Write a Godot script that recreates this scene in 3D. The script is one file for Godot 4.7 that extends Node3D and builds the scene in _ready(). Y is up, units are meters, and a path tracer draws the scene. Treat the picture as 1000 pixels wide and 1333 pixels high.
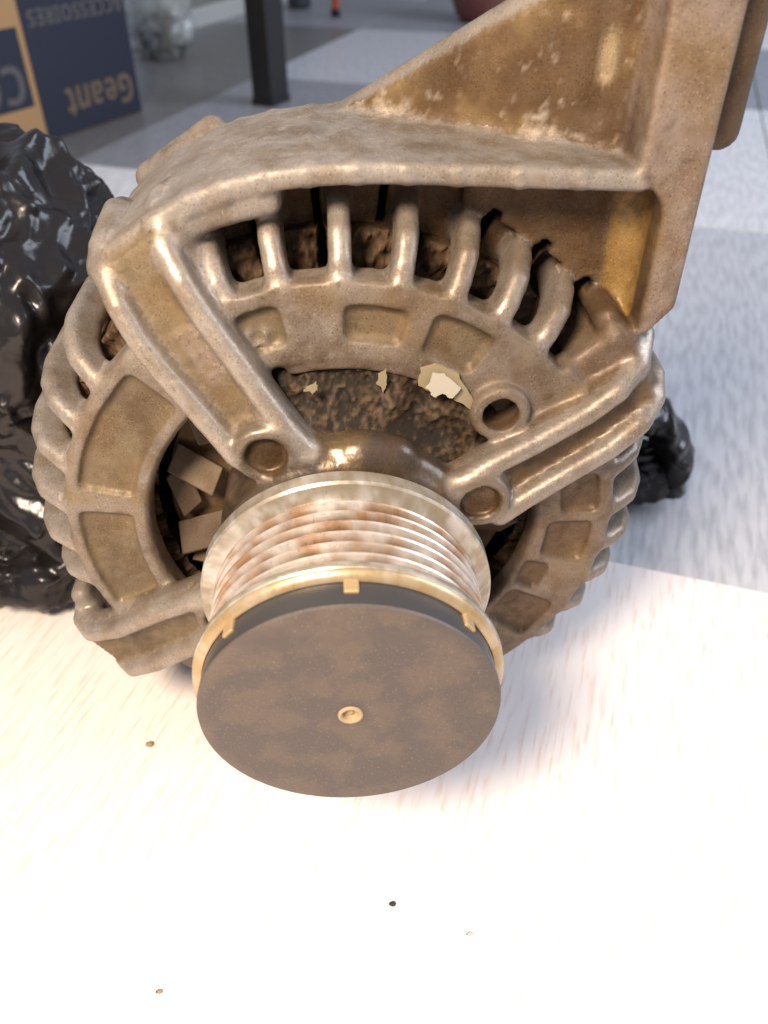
extends Node3D
# A worn alternator on a pale board. All shapes are laid out in millimetres with the origin at the middle
# of the pulley cap's face (x right, y up, z towards the viewer along the shaft); w() turns that into metres.

const BOARD_Y := -81.0
const FLOOR_Y := -95.0

func w(p: Vector3) -> Vector3:
	return Vector3(p.x, p.y - BOARD_Y, p.z) * 0.001

func _ready() -> void:
	build_view()
	build_light()
	make_materials()
	build_ground()
	build_background()
	build_alternator()
	build_bag()
	build_crumbs()

# ------------------------------------------------------------------ camera, light

func build_view() -> void:
	var cam := Camera3D.new()
	cam.name = "camera"
	add_child(cam)
	cam.position = w(Vector3(1.0, 133.9, 101.3))
	cam.basis = Basis(Vector3.UP, deg_to_rad(-3.26)) * Basis(Vector3.RIGHT, deg_to_rad(-38.8))
	var at := CameraAttributesPhysical.new()
	at.frustum_focal_length = 18.84
	at.frustum_near = 0.01
	at.frustum_far = 60.0
	at.frustum_focus_distance = 0.19
	at.exposure_aperture = 10.0
	at.exposure_shutter_speed = 100.0
	cam.attributes = at
	cam.fov = 65.0
	cam.near = 0.01
	cam.far = 60.0
	cam.current = true

func build_light() -> void:
	var env := Environment.new()
	env.background_mode = Environment.BG_COLOR
	env.background_color = Color(0.87, 0.91, 1.0)
	env.background_energy_multiplier = 0.46
	env.tonemap_mode = Environment.TONE_MAPPER_LINEAR
	env.tonemap_exposure = 1.0
	env.sdfgi_enabled = true
	env.ssao_enabled = true
	env.ssil_enabled = true
	var we := WorldEnvironment.new()
	we.name = "world_environment"
	we.environment = env
	add_child(we)
	# warm lamp near the viewer, up and to the left
	var lamp := OmniLight3D.new()
	lamp.name = "warm_lamp"
	lamp.position = w(Vector3(-150, 350, 215))
	lamp.light_color = Color(1.0, 0.915, 0.82)
	lamp.light_energy = 0.49
	lamp.light_size = 0.07
	lamp.omni_range = 8.0
	lamp.omni_attenuation = 2.0
	lamp.shadow_enabled = true
	add_child(lamp)
	# cool daylight from a window on the right
	var win := AreaLight3D.new()
	win.name = "window_light"
	win.area_size = Vector2(1.4, 1.2)
	win.light_color = Color(0.89, 0.93, 1.0)
	win.light_energy = 4.4
	win.area_range = 12.0
	win.shadow_enabled = true
	add_child(win)
	win.look_at_from_position(Vector3(1.9, 1.25, -0.25), Vector3(0.1, 0.0, -0.45), Vector3.UP)

# ------------------------------------------------------------------ materials

var M := {}

func noise(kind: int, freq: float, octaves: int, seed_: int) -> FastNoiseLite:
	var n := FastNoiseLite.new()
	n.noise_type = kind
	n.frequency = freq
	n.fractal_octaves = octaves
	n.seed = seed_
	return n

func noise_tex(n: FastNoiseLite, size: int, stops: Array, normal_strength := 0.0) -> NoiseTexture2D:
	var t := NoiseTexture2D.new()
	t.width = size
	t.height = size
	t.seamless = true
	t.noise = n
	if normal_strength > 0.0:
		t.as_normal_map = true
		t.bump_strength = normal_strength
	if stops.size() > 0:
		var g := Gradient.new()
		g.offsets = PackedFloat32Array(stops.map(func(s): return s[0]))
		g.colors = PackedColorArray(stops.map(func(s): return s[1]))
		t.color_ramp = g
	return t

func grey(v: float) -> Color:
	return Color(v, v, v)

func mat(name_: String, color: Color, rough: float, metal := 0.0, vcol := false) -> StandardMaterial3D:
	var m := StandardMaterial3D.new()
	m.resource_name = name_
	m.albedo_color = color.linear_to_srgb()
	m.roughness = rough
	m.metallic = metal
	m.vertex_color_use_as_albedo = vcol
	M[name_] = m
	return m

func tri(m: StandardMaterial3D, scale_: float) -> void:
	m.uv1_triplanar = true
	m.uv1_scale = Vector3(scale_, scale_, scale_)

# Worn surface: cloudy dirt, fine grain, dark pits, pale flecks and scratches, as one seamless picture.
func worn(size: int, seed_: int, mid: Color, dirt: Color, pale: Color, cloud_amt: float, grain_amt: float, pit_share: float, fleck_share: float, scratches: int) -> ImageTexture:
	var c := noise(FastNoiseLite.TYPE_SIMPLEX, 5.0 / size, 5, seed_).get_seamless_image(size, size).get_data()
	var g := noise(FastNoiseLite.TYPE_SIMPLEX, 0.17, 2, seed_ + 1).get_seamless_image(size, size).get_data()
	var p := noise(FastNoiseLite.TYPE_SIMPLEX, 0.085, 3, seed_ + 2).get_seamless_image(size, size).get_data()
	var q := noise(FastNoiseLite.TYPE_SIMPLEX, 0.06, 3, seed_ + 3).get_seamless_image(size, size).get_data()
	var n := size * size
	var mark := PackedByteArray()
	mark.resize(n)
	var rng := RandomNumberGenerator.new()
	rng.seed = seed_
	for i in scratches:
		var x := rng.randf() * size
		var y := rng.randf() * size
		var a := rng.randf() * TAU
		var l := int(rng.randf_range(0.02, 0.09) * size)
		var v := rng.randi_range(40, 150)
		for k in l:
			x += cos(a)
			y += sin(a)
			a += rng.randf_range(-0.03, 0.03)
			mark[posmod(int(y), size) * size + posmod(int(x), size)] = v
	var out := PackedByteArray()
	out.resize(n * 3)
	var pit_t := 255.0 * (1.0 - pit_share)
	var fleck_t := 255.0 * (1.0 - fleck_share)
	for i in n:
		var cl := (c[i] / 255.0 - 0.5) * cloud_amt
		var k := clampf(0.35 - cl * 2.0, 0.0, 1.0)
		var f := 1.0 + (g[i] / 255.0 - 0.5) * grain_amt
		var r := lerpf(mid.r, dirt.r, k) * f
		var gg := lerpf(mid.g, dirt.g, k) * f
		var b := lerpf(mid.b, dirt.b, k) * f
		var pit := clampf((p[i] - pit_t) / 22.0, 0.0, 1.0) * 0.62
		r *= 1.0 - pit
		gg *= 1.0 - pit * 1.12
		b *= 1.0 - pit * 1.25
		var fl := maxf(clampf((q[i] - fleck_t) / 16.0, 0.0, 1.0) * 0.8, mark[i] / 255.0)
		out[i * 3] = int(clampf(lerpf(r, pale.r, fl), 0.0, 1.0) * 255.0)
		out[i * 3 + 1] = int(clampf(lerpf(gg, pale.g, fl), 0.0, 1.0) * 255.0)
		out[i * 3 + 2] = int(clampf(lerpf(b, pale.b, fl), 0.0, 1.0) * 255.0)
	return ImageTexture.create_from_image(Image.create_from_data(size, size, false, Image.FORMAT_RGB8, out))

func make_materials() -> void:
	var grime := worn(1024, 11, Color(0.78, 0.77, 0.75), Color(0.69, 0.65, 0.59), Color(1.0, 0.98, 0.95), 1.2, 0.10, 0.205, 0.20, 170)
	var cast := noise_tex(noise(FastNoiseLite.TYPE_SIMPLEX, 0.07, 3, 5), 512, [[0.0, grey(0.0)], [1.0, grey(1.0)]])
	var rough_map := noise_tex(noise(FastNoiseLite.TYPE_SIMPLEX, 0.03, 4, 21), 512, [[0.25, grey(0.62)], [0.75, grey(1.0)]])
	for spec in [["cast_clean", 0.54, 0.46], ["cast_dirty", 0.70, 0.22], ["grimy", 0.85, 0.0], ["oily", 0.36, 0.35]]:
		var m := mat(spec[0], Color(1, 1, 1), spec[1], spec[2], true)
		m.albedo_texture = grime
		m.roughness_texture = rough_map
		m.heightmap_enabled = true
		m.heightmap_texture = cast
		m.heightmap_scale = 0.006 if spec[0] != "grimy" else 0.009
		tri(m, 14.0)
	M.grimy.metallic_specular = 0.3
	var st := mat("steel", Color(1, 1, 1), 0.42, 0.5, true)
	st.roughness_texture = rough_map
	tri(st, 30.0)
	var dust := worn(1024, 8, Color(0.315, 0.283, 0.266), Color(0.362, 0.316, 0.28), Color(0.56, 0.49, 0.40), 1.6, 0.12, 0.16, 0.17, 70)
	var cap := mat("cap_plastic", Color(1, 1, 1), 0.55)
	cap.albedo_texture = dust
	cap.heightmap_enabled = true
	cap.heightmap_texture = cast
	cap.heightmap_scale = 0.004
	tri(cap, 14.0)
	mat("cap_side", Color(0.045, 0.044, 0.046), 0.36)
	# plastic bag
	var bag := mat("bag_film", Color(0.011, 0.0095, 0.0095), 0.26)
	bag.metallic_specular = 0.46
	var wrinkles := noise(FastNoiseLite.TYPE_CELLULAR, 0.022, 2, 4)
	wrinkles.cellular_return_type = FastNoiseLite.RETURN_DISTANCE2_SUB
	bag.heightmap_enabled = true
	bag.heightmap_texture = noise_tex(wrinkles, 512, [])
	bag.heightmap_scale = 0.05
	tri(bag, 11.0)

# ------------------------------------------------------------------ small mesh helpers

var taken := {}

func tag(o: Node, label: String, category: String, group := "", kind := "") -> void:
	if label != "": o.set_meta("label", label)
	if category != "": o.set_meta("category", category)
	if group != "": o.set_meta("group", group)
	if kind != "": o.set_meta("kind", kind)

func part(called: String, mesh: Mesh, material: Material, parent: Node) -> MeshInstance3D:
	var o := MeshInstance3D.new()
	var key := called + str(parent.get_instance_id())
	taken[key] = taken.get(key, -1) + 1
	o.name = called if taken[key] == 0 else "%s_%03d" % [called, taken[key]]
	o.mesh = mesh
	if material: o.material_override = material
	parent.add_child(o, true)
	return o

func thing(called: String, at: Vector3, label: String, category: String, group := "") -> Node3D:
	var o := Node3D.new()
	o.name = called
	add_child(o, true)
	o.position = at
	tag(o, label, category, group)
	return o

func arrays_mesh(v: PackedVector3Array, n: PackedVector3Array, idx: PackedInt32Array, col := PackedColorArray(), uv := PackedVector2Array()) -> ArrayMesh:
	var a := []
	a.resize(Mesh.ARRAY_MAX)
	a[Mesh.ARRAY_VERTEX] = v
	a[Mesh.ARRAY_NORMAL] = n
	a[Mesh.ARRAY_INDEX] = idx
	if col.size() > 0: a[Mesh.ARRAY_COLOR] = col
	if uv.size() > 0: a[Mesh.ARRAY_TEX_UV] = uv
	var m := ArrayMesh.new()
	m.add_surface_from_arrays(Mesh.PRIMITIVE_TRIANGLES, a)
	return m

# A grid of points nu x nv turned into a smooth mesh; flip turns it inside out.
func grid_mesh(p: PackedVector3Array, nu: int, nv: int, flip := false, col := PackedColorArray(), uv := PackedVector2Array(), wrap := false) -> ArrayMesh:
	var idx := PackedInt32Array()
	var nrm := PackedVector3Array()
	nrm.resize(p.size())
	for j in nv - 1:
		for i in nu - 1:
			var a := j * nu + i
			var b := a + 1
			var c := a + nu
			var d := c + 1
			if flip:
				idx.append_array([a, c, b, b, c, d])
			else:
				idx.append_array([a, b, c, b, d, c])
			var fn := (p[c] - p[b]).cross(p[d] - p[a])
			if flip: fn = -fn
			nrm[a] += fn; nrm[b] += fn; nrm[c] += fn; nrm[d] += fn
	if wrap:
		for j in nv:
			var s := nrm[j * nu] + nrm[j * nu + nu - 1]
			nrm[j * nu] = s
			nrm[j * nu + nu - 1] = s
	for i in nrm.size(): nrm[i] = nrm[i].normalized()
	return arrays_mesh(p, nrm, idx, col, uv)

# Turned shape about the z axis. prof: [r, z] from back to front along the outside; sharp joints split where the bend is over 35 degrees.
func lathe(prof: Array, segs: int, tint = null, off := Vector3.ZERO) -> ArrayMesh:
	var v := PackedVector3Array()
	var n := PackedVector3Array()
	var col := PackedColorArray()
	var idx := PackedInt32Array()
	var k := prof.size()
	var sn := []
	for i in k - 1:
		var dr: float = prof[i + 1][0] - prof[i][0]
		var dz: float = prof[i + 1][1] - prof[i][1]
		sn.append(Vector2(dz, -dr).normalized())
	for i in k - 1:
		var n0: Vector2 = sn[i]
		var n1: Vector2 = sn[i]
		if i > 0 and sn[i - 1].dot(sn[i]) > 0.82: n0 = (sn[i - 1] + sn[i]).normalized()
		if i < k - 2 and sn[i + 1].dot(sn[i]) > 0.82: n1 = (sn[i + 1] + sn[i]).normalized()
		var base := v.size()
		for s in segs + 1:
			var t := TAU * s / segs
			var ct := cos(t)
			var stt := sin(t)
			for e in 2:
				var r: float = prof[i + e][0]
				var z: float = prof[i + e][1]
				var nn: Vector2 = n0 if e == 0 else n1
				var q := Vector3(r * ct, r * stt, z)
				v.append((q + off) * 0.001)
				n.append(Vector3(nn.x * ct, nn.x * stt, nn.y))
				if tint != null: col.append(tint.call(q, t))
		for s in segs:
			var a := base + s * 2
			idx.append_array([a, a + 1, a + 2, a + 1, a + 3, a + 2])
	return arrays_mesh(v, n, idx, col)

func rounded_box(size: Vector3, r: float, off := Vector3.ZERO) -> ArrayMesh:
	var v := PackedVector3Array()
	var n := PackedVector3Array()
	var idx := PackedInt32Array()
	var hs := size * 0.5
	r = minf(r, minf(hs.x, minf(hs.y, hs.z)) * 0.98)
	var cs := [-1.0, -0.86, -0.5, 0.0]
	for axis in 3:
		for sgn in [-1.0, 1.0]:
			var base := v.size()
			var steps := []
			for q in 8: steps.append(q)
			for j in 8:
				for i in 8:
					var c := [0.0, 0.0, 0.0]
					var nn := [0.0, 0.0, 0.0]
					var uax := (axis + 1) % 3
					var vax := (axis + 2) % 3
					var ang_i := deg_to_rad([-45.0, -30.0, -15.0, 0.0, 0.0, 15.0, 30.0, 45.0][i])
					var ang_j := deg_to_rad([-45.0, -30.0, -15.0, 0.0, 0.0, 15.0, 30.0, 45.0][j])
					nn[axis] = sgn
					nn[uax] = tan(ang_i)
					nn[vax] = tan(ang_j)
					var d := Vector3(nn[0], nn[1], nn[2]).normalized()
					c[axis] = sgn * (hs[axis] - r)
					c[uax] = (hs[uax] - r) * (-1.0 if i < 4 else 1.0)
					c[vax] = (hs[vax] - r) * (-1.0 if j < 4 else 1.0)
					v.append(Vector3(c[0], c[1], c[2]) + d * r + off)
					n.append(d)
			for j in 7:
				for i in 7:
					var a := base + j * 8 + i
					if sgn > 0: idx.append_array([a, a + 8, a + 1, a + 1, a + 8, a + 9])
					else: idx.append_array([a, a + 1, a + 8, a + 1, a + 9, a + 8])
	return arrays_mesh(v, n, idx)

# ------------------------------------------------------------------ cast shapes: a distance field on a grid, meshed as surface nets

const H := 0.9
var org := Vector3(-92, -88, -122)
var nx := 202
var ny := 252
var nz := 96
var fd := PackedFloat32Array()
var fo := PackedByteArray()
var ft := PackedByteArray()

func field_clear() -> void:
	fd.resize(nx * ny * nz)
	fd.fill(6.0)
	fo.resize(nx * ny * nz)
	fo.fill(0)
	ft.resize(nx * ny * nz)
	ft.fill(0)

func put(f: Callable, lo: Vector3, hi: Vector3, k: float, id: int, tone: int, cut := false) -> void:
	var pad := k + 2.2
	var x0 := maxi(0, int((lo.x - pad - org.x) / H))
	var y0 := maxi(0, int((lo.y - pad - org.y) / H))
	var z0 := maxi(0, int((lo.z - pad - org.z) / H))
	var x1 := mini(nx - 1, int((hi.x + pad - org.x) / H) + 1)
	var y1 := mini(ny - 1, int((hi.y + pad - org.y) / H) + 1)
	var z1 := mini(nz - 1, int((hi.z + pad - org.z) / H) + 1)
	k = maxf(k, 0.01)
	var q := Vector3()
	for z in range(z0, z1 + 1):
		q.z = org.z + z * H
		for y in range(y0, y1 + 1):
			q.y = org.y + y * H
			var row := (z * ny + y) * nx
			for x in range(x0, x1 + 1):
				q.x = org.x + x * H
				var d: float = f.call(q)
				if d > pad: continue
				var i := row + x
				var a := fd[i]
				if cut:
					d = -d
					var m := maxf(k - absf(a - d), 0.0) / k
					if d > a: ft[i] = tone
					fd[i] = maxf(a, d) + m * m * k * 0.25
				else:
					var m := maxf(k - absf(a - d), 0.0) / k
					if d < a:
						fo[i] = id
						ft[i] = tone
					fd[i] = minf(a, d) - m * m * k * 0.25

func capsule(a: Vector3, b: Vector3, r: float, k: float, id: int, tone: int, cut := false) -> void:
	var ab := b - a
	var l2 := maxf(ab.length_squared(), 1e-6)
	var f := func(p: Vector3) -> float:
		var pa := p - a
		return (pa - ab * clampf(pa.dot(ab) / l2, 0.0, 1.0)).length() - r
	var rr := Vector3(r, r, r)
	put(f, a.min(b) - rr, a.max(b) + rr, k, id, tone, cut)

# a bent round bar through the given points
func rope(pts: Array, r: float, k: float, id: int, tone: int) -> void:
	var line := PackedVector3Array(pts)
	var n := line.size()
	var lo := Vector3(1e9, 1e9, 1e9)
	var hi := -lo
	for p in line:
		lo = lo.min(p)
		hi = hi.max(p)
	var f := func(p: Vector3) -> float:
		var d := 1e9
		for i in n - 1:
			var a := line[i]
			var ab := line[i + 1] - a
			var pa := p - a
			d = minf(d, (pa - ab * clampf(pa.dot(ab) / ab.length_squared(), 0.0, 1.0)).length_squared())
		return sqrt(d) - r
	put(f, lo - Vector3(r, r, r), hi + Vector3(r, r, r), k, id, tone)

func box(c: Vector3, half: Vector3, b: Basis, rnd: float, k: float, id: int, tone: int, cut := false, hole_r := 0.0) -> void:
	var inv := b.transposed()
	var hh := half - Vector3(rnd, rnd, rnd)
	var f := func(p: Vector3) -> float:
		var q := (inv * (p - c)).abs() - hh
		var d := q.max(Vector3.ZERO).length() + minf(maxf(q.x, maxf(q.y, q.z)), 0.0) - rnd
		return d if hole_r == 0.0 else maxf(d, hole_r - Vector2(p.x, p.y).length())
	var e := Vector3(b.x.abs() * half.x + b.y.abs() * half.y + b.z.abs() * half.z)
	put(f, c - e, c + e, k, id, tone, cut)

# part of a flat ring about the z axis (mid and half angle in degrees; half 180 = whole)
func ring(r0: float, r1: float, z0: float, z1: float, rnd: float, mid: float, half: float, k: float, id: int, tone: int, cut := false) -> void:
	var rc := (r0 + r1) * 0.5
	var rh := (r1 - r0) * 0.5 - rnd
	var zc := (z0 + z1) * 0.5
	var zh := absf(z1 - z0) * 0.5 - rnd
	var dir := Vector2.from_angle(deg_to_rad(mid))
	var ha := deg_to_rad(half)
	var whole := half >= 179.0
	var f := func(p: Vector3) -> float:
		var r := sqrt(p.x * p.x + p.y * p.y)
		var a := absf(r - rc) - rh
		var b := absf(p.z - zc) - zh
		var d: float
		if whole:
			d = Vector2(maxf(a, 0.0), maxf(b, 0.0)).length() + minf(maxf(a, b), 0.0) - rnd
		else:
			var t := absf(dir.angle_to(Vector2(p.x, p.y)))
			var c := r * (t - ha) + rnd
			d = Vector3(maxf(a, 0.0), maxf(b, 0.0), maxf(c, 0.0)).length() + minf(maxf(a, maxf(b, c)), 0.0) - rnd
		return d
	var lo := Vector3(-r1, -r1, minf(z0, z1))
	var hi := Vector3(r1, r1, maxf(z0, z1))
	if not whole:
		lo = Vector3(1e9, 1e9, minf(z0, z1))
		hi = Vector3(-1e9, -1e9, maxf(z0, z1))
		for i in 25:
			var t := deg_to_rad(mid + half * (i / 12.0 - 1.0))
			for r in [r0, r1]:
				lo.x = minf(lo.x, r * cos(t)); hi.x = maxf(hi.x, r * cos(t))
				lo.y = minf(lo.y, r * sin(t)); hi.y = maxf(hi.y, r * sin(t))
	put(f, lo, hi, k, id, tone, cut)

# a cooling fin: a bent bar in the (r, z) plane at one angle
func fin(theta: float, pts: Array, depth: float, hw: float, k: float, id: int, tone: int) -> void:
	var t := deg_to_rad(theta)
	var er := Vector3(cos(t), sin(t), 0)
	var et := Vector3(-sin(t), cos(t), 0)
	var e := 2.1
	var lo := Vector3(1e9, 1e9, 1e9)
	var hi := -lo
	for p in pts:
		var q: Vector3 = er * p.x + Vector3(0, 0, p.y)
		var s := Vector3(depth, depth, depth) + et.abs() * hw
		lo = lo.min(q - s)
		hi = hi.max(q + s)
	var n := pts.size()
	var poly := PackedVector2Array(pts)
	var f := func(p: Vector3) -> float:
		var g := Vector2(p.dot(er), p.z)
		var d := 1e9
		for i in n - 1:
			var a := poly[i]
			var ab := poly[i + 1] - a
			var pa := g - a
			d = minf(d, (pa - ab * clampf(pa.dot(ab) / ab.length_squared(), 0.0, 1.0)).length_squared())
		d = sqrt(d) - depth + e
		var s := absf(p.dot(et)) - hw + e
		return Vector2(maxf(d, 0.0), maxf(s, 0.0)).length() + minf(maxf(d, s), 0.0) - e
	put(f, lo, hi, k, id, tone)

# a slab whose outline is a polygon in the plane spanned by ex, ey at o, thick along ez
func slab(o: Vector3, ex: Vector3, ey: Vector3, pts: Array, th: float, rnd: float, k: float, id: int, tone: int, cut := false, hole_r := 0.0) -> void:
	var ez := ex.cross(ey)
	var poly := PackedVector2Array(pts)
	var n := poly.size()
	var lo := Vector3(1e9, 1e9, 1e9)
	var hi := -lo
	for p in poly:
		for s in [-th, th]:
			var q: Vector3 = o + ex * p.x + ey * p.y + ez * s
			lo = lo.min(q)
			hi = hi.max(q)
	var f := func(p: Vector3) -> float:
		var g := Vector2((p - o).dot(ex), (p - o).dot(ey))
		var d := 1e9
		var inside := false
		var j := n - 1
		for i in n:
			var a := poly[i]
			var b := poly[j]
			var ab := b - a
			var pa := g - a
			d = minf(d, (pa - ab * clampf(pa.dot(ab) / ab.length_squared(), 0.0, 1.0)).length_squared())
			if (a.y > g.y) != (b.y > g.y) and g.x < (b.x - a.x) * (g.y - a.y) / (b.y - a.y) + a.x: inside = not inside
			j = i
		d = sqrt(d) * (-1.0 if inside else 1.0) + rnd
		var s := absf((p - o).dot(ez)) - th + rnd
		var v := Vector2(maxf(d, 0.0), maxf(s, 0.0)).length() + minf(maxf(d, s), 0.0) - rnd
		return v if hole_r == 0.0 else maxf(v, hole_r - Vector2(p.x, p.y).length())
	put(f, lo, hi, k, id, tone, cut)

var palette: Array[Color] = [
	Color(0.245, 0.213, 0.183),  # 0 cast metal
	Color(0.175, 0.135, 0.082),  # 1 varnish in pockets
	Color(0.105, 0.066, 0.036),  # 2 brown grime
	Color(0.262, 0.240, 0.222),  # 3 grey flange
	Color(0.375, 0.338, 0.308),   # 4 worn ridge
	Color(0.33, 0.215, 0.075),   # 5 ochre
	Color(0.014, 0.011, 0.009),  # 6 near-black, gaps beside the upper fins
	Color(0.62, 0.55, 0.40),     # 7 cream, painted brightness of the web slot
	Color(0.120, 0.075, 0.036),  # 8 brown web
	Color(0.245, 0.192, 0.158),  # 9 pinkish tan
	Color(0.16, 0.13, 0.11),     # 10 dark grey cast
	Color(0.085, 0.066, 0.054),  # 11 oily dark hub
	Color(0.120, 0.074, 0.042),  # 12 caked dirt
]

# Meshes the field; returns owner id -> ArrayMesh. bump: size of the sand-cast unevenness in mm.
func field_meshes(bump: float, stain: float, flecks: float) -> Dictionary:
	var big := noise(FastNoiseLite.TYPE_SIMPLEX, 0.042, 4, 31)
	var mid := noise(FastNoiseLite.TYPE_SIMPLEX, 0.22, 3, 32)
	var fine := noise(FastNoiseLite.TYPE_SIMPLEX, 0.6, 2, 33)
	var nxy := nx * ny
	if bump > 0.0:
		for z in nz:
			for y in ny:
				var row := (z * ny + y) * nx
				for x in nx:
					if absf(fd[row + x]) < 2.0:
						fd[row + x] += bump * (mid.get_noise_3d(x * H, y * H, z * H) + 0.9 * big.get_noise_3d(x * H, y * H, z * H))
	var cell := PackedInt32Array()
	cell.resize(nx * ny * nz)
	cell.fill(-1)
	var vp := PackedVector3Array()
	var vo := PackedByteArray()
	var vc := PackedColorArray()
	var offs := PackedInt32Array([0, 1, nx, nx + 1, nxy, nxy + 1, nxy + nx, nxy + nx + 1])
	var e0 := PackedInt32Array([0, 2, 4, 6, 0, 1, 4, 5, 0, 1, 2, 3])
	var e1 := PackedInt32Array([1, 3, 5, 7, 2, 3, 6, 7, 4, 5, 6, 7])
	var dd := PackedFloat32Array()
	dd.resize(8)
	var cells := PackedInt32Array()
	for z in nz - 1:
		for y in ny - 1:
			var row := (z * ny + y) * nx
			for x in nx - 1:
				var i := row + x
				if absf(fd[i]) > 2.4: continue
				var mask := 0
				for c in 8:
					var s := fd[i + offs[c]]
					dd[c] = s
					if s < 0.0: mask |= 1 << c
				if mask == 0 or mask == 255: continue
				var p := Vector3.ZERO
				var cnt := 0
				for e in 12:
					var a := e0[e]
					var b := e1[e]
					if ((mask >> a) & 1) == ((mask >> b) & 1): continue
					var t := dd[a] / (dd[a] - dd[b])
					p += Vector3((a & 1) + t * ((b & 1) - (a & 1)), ((a >> 1) & 1) + t * (((b >> 1) & 1) - ((a >> 1) & 1)), (a >> 2) + t * ((b >> 2) - (a >> 2)))
					cnt += 1
				p = p / cnt
				var q := org + (Vector3(x, y, z) + p) * H
				var best := 0
				var col := Color(0, 0, 0, 0)
				for c in 8:
					if absf(dd[c]) < absf(dd[best]): best = c
					col += palette[ft[i + offs[c]]]
				col = col / 8.0
				var n1 := big.get_noise_3d(q.x + 40.0, q.y, q.z)
				var n2 := mid.get_noise_3d(q.x, q.y + 90.0, q.z)
				var n3 := fine.get_noise_3d(q.x, q.y, q.z)
				var lum := col.get_luminance()
				if lum > 0.05:
					var own := fo[i + offs[best]]
					var dirt := 0.62
					if own >= 20 and own < 70: dirt = 0.22
					elif own == 3 or own == 6 or own == 70: dirt = 0.18
					elif own == 4: dirt = 0.95
					elif own == 5 or own == 71: dirt = 0.75
					# colour turns browner on the side towards the bracket
					var side_brown := smoothstep(0.0, 62.0, q.x + q.y * 0.25 + n1 * 60.0) * (0.25 if own >= 20 and own < 70 else 0.55)
					if own != 3 and own != 6 and own != 5: col = col.lerp(Color(0.115, 0.074, 0.044), side_brown)
					var rust := clampf((n1 * 1.6 + n2 * 0.35 + 0.10) * dirt, 0.0, 0.8)
					col = col.lerp(Color(0.185, 0.128, 0.066), rust)
					var dark := clampf((n2 * 0.6 - n1 * 1.2 - 0.08) * dirt * 1.5, 0.0, 0.75)
					col = col.lerp(Color(0.10, 0.065, 0.04), dark)
					# pale corrosion flaking off where web and flange meet
					if own == 3 or own == 4:
						var spot := maxf(exp(-Vector2(q.x - 14.0, q.z + 103.0).length_squared() / 70.0), 0.8 * exp(-Vector2(q.x - 45.0, q.z + 82.0).length_squared() / 26.0)) * exp(-pow(q.y - 89.0, 2.0) / 18.0)
						col = col.lerp(Color(0.46, 0.42, 0.38), clampf(spot * 1.3 + n2 * 0.9 + n3 * 0.3 - 0.35, 0.0, 0.7))
				col = col * 1.6 * (1.0 + 0.05 * n3 + 0.06 * n2 + 0.10 * n1)
				col.a = 1.0
				cell[i] = vp.size()
				cells.append(i)
				vp.append(q)
				vo.append(fo[i + offs[best]])
				vc.append(col)
	# quads
	var quads := {}
	var vn := PackedVector3Array()
	vn.resize(vp.size())
	for i in cells:
		var s0 := fd[i] < 0.0
		for axis in 3:
			var step: int = [1, nx, nxy][axis]
			var s1 := fd[i + step] < 0.0
			if s0 == s1: continue
			var u: int = [nx, nxy, 1][axis]
			var v: int = [nxy, 1, nx][axis]
			var a := cell[i]
			var b := cell[i - u]
			var c := cell[i - u - v]
			var d := cell[i - v]
			if b < 0 or c < 0 or d < 0: continue
			if s0:
				var t := b
				b = d
				d = t
			# now a, b, c, d runs clockwise seen from outside
			var fn := (vp[d] - vp[b]).cross(vp[c] - vp[a])
			vn[a] += fn; vn[b] += fn; vn[c] += fn; vn[d] += fn
			var o := vo[a]
			if not quads.has(o): quads[o] = PackedInt32Array()
			quads[o].append_array([a, b, c, a, c, d])
	for i in vn.size(): vn[i] = vn[i].normalized()
	var out := {}
	for o in quads:
		var src: PackedInt32Array = quads[o]
		var remap := {}
		var lv := PackedVector3Array()
		var ln := PackedVector3Array()
		var lc := PackedColorArray()
		var li := PackedInt32Array()
		for s in src:
			if not remap.has(s):
				remap[s] = lv.size()
				lv.append((vp[s] + base_off) * 0.001)
				ln.append(vn[s])
				lc.append(vc[s])
			li.append(remap[s])
		out[o] = arrays_mesh(lv, ln, li, lc)
	return out

var base_off := Vector3(0, 81, 85)

func polar(r: float, deg: float, z: float) -> Vector3:
	return Vector3(r * cos(deg_to_rad(deg)), r * sin(deg_to_rad(deg)), z)

# ------------------------------------------------------------------ the alternator

func build_alternator() -> void:
	var alt := thing("alternator", Vector3(0, 0, -0.085), "used grimy cast aluminium alternator with grooved pulley and black cap, lying on the pale board", "alternator")
	build_casting(alt)
	build_inside(alt)
	build_pulley(alt)

const FIN_DEG: Array[float] = [110.3, 100.1, 89.1, 78.3, 68.0, 58.3, 48.6, 140.5, 150.6, 160.8, 171.0, 181.5, 191.5, 13.4, 3.0, -7.0, -17.2, -27.4, -37.6]

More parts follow.
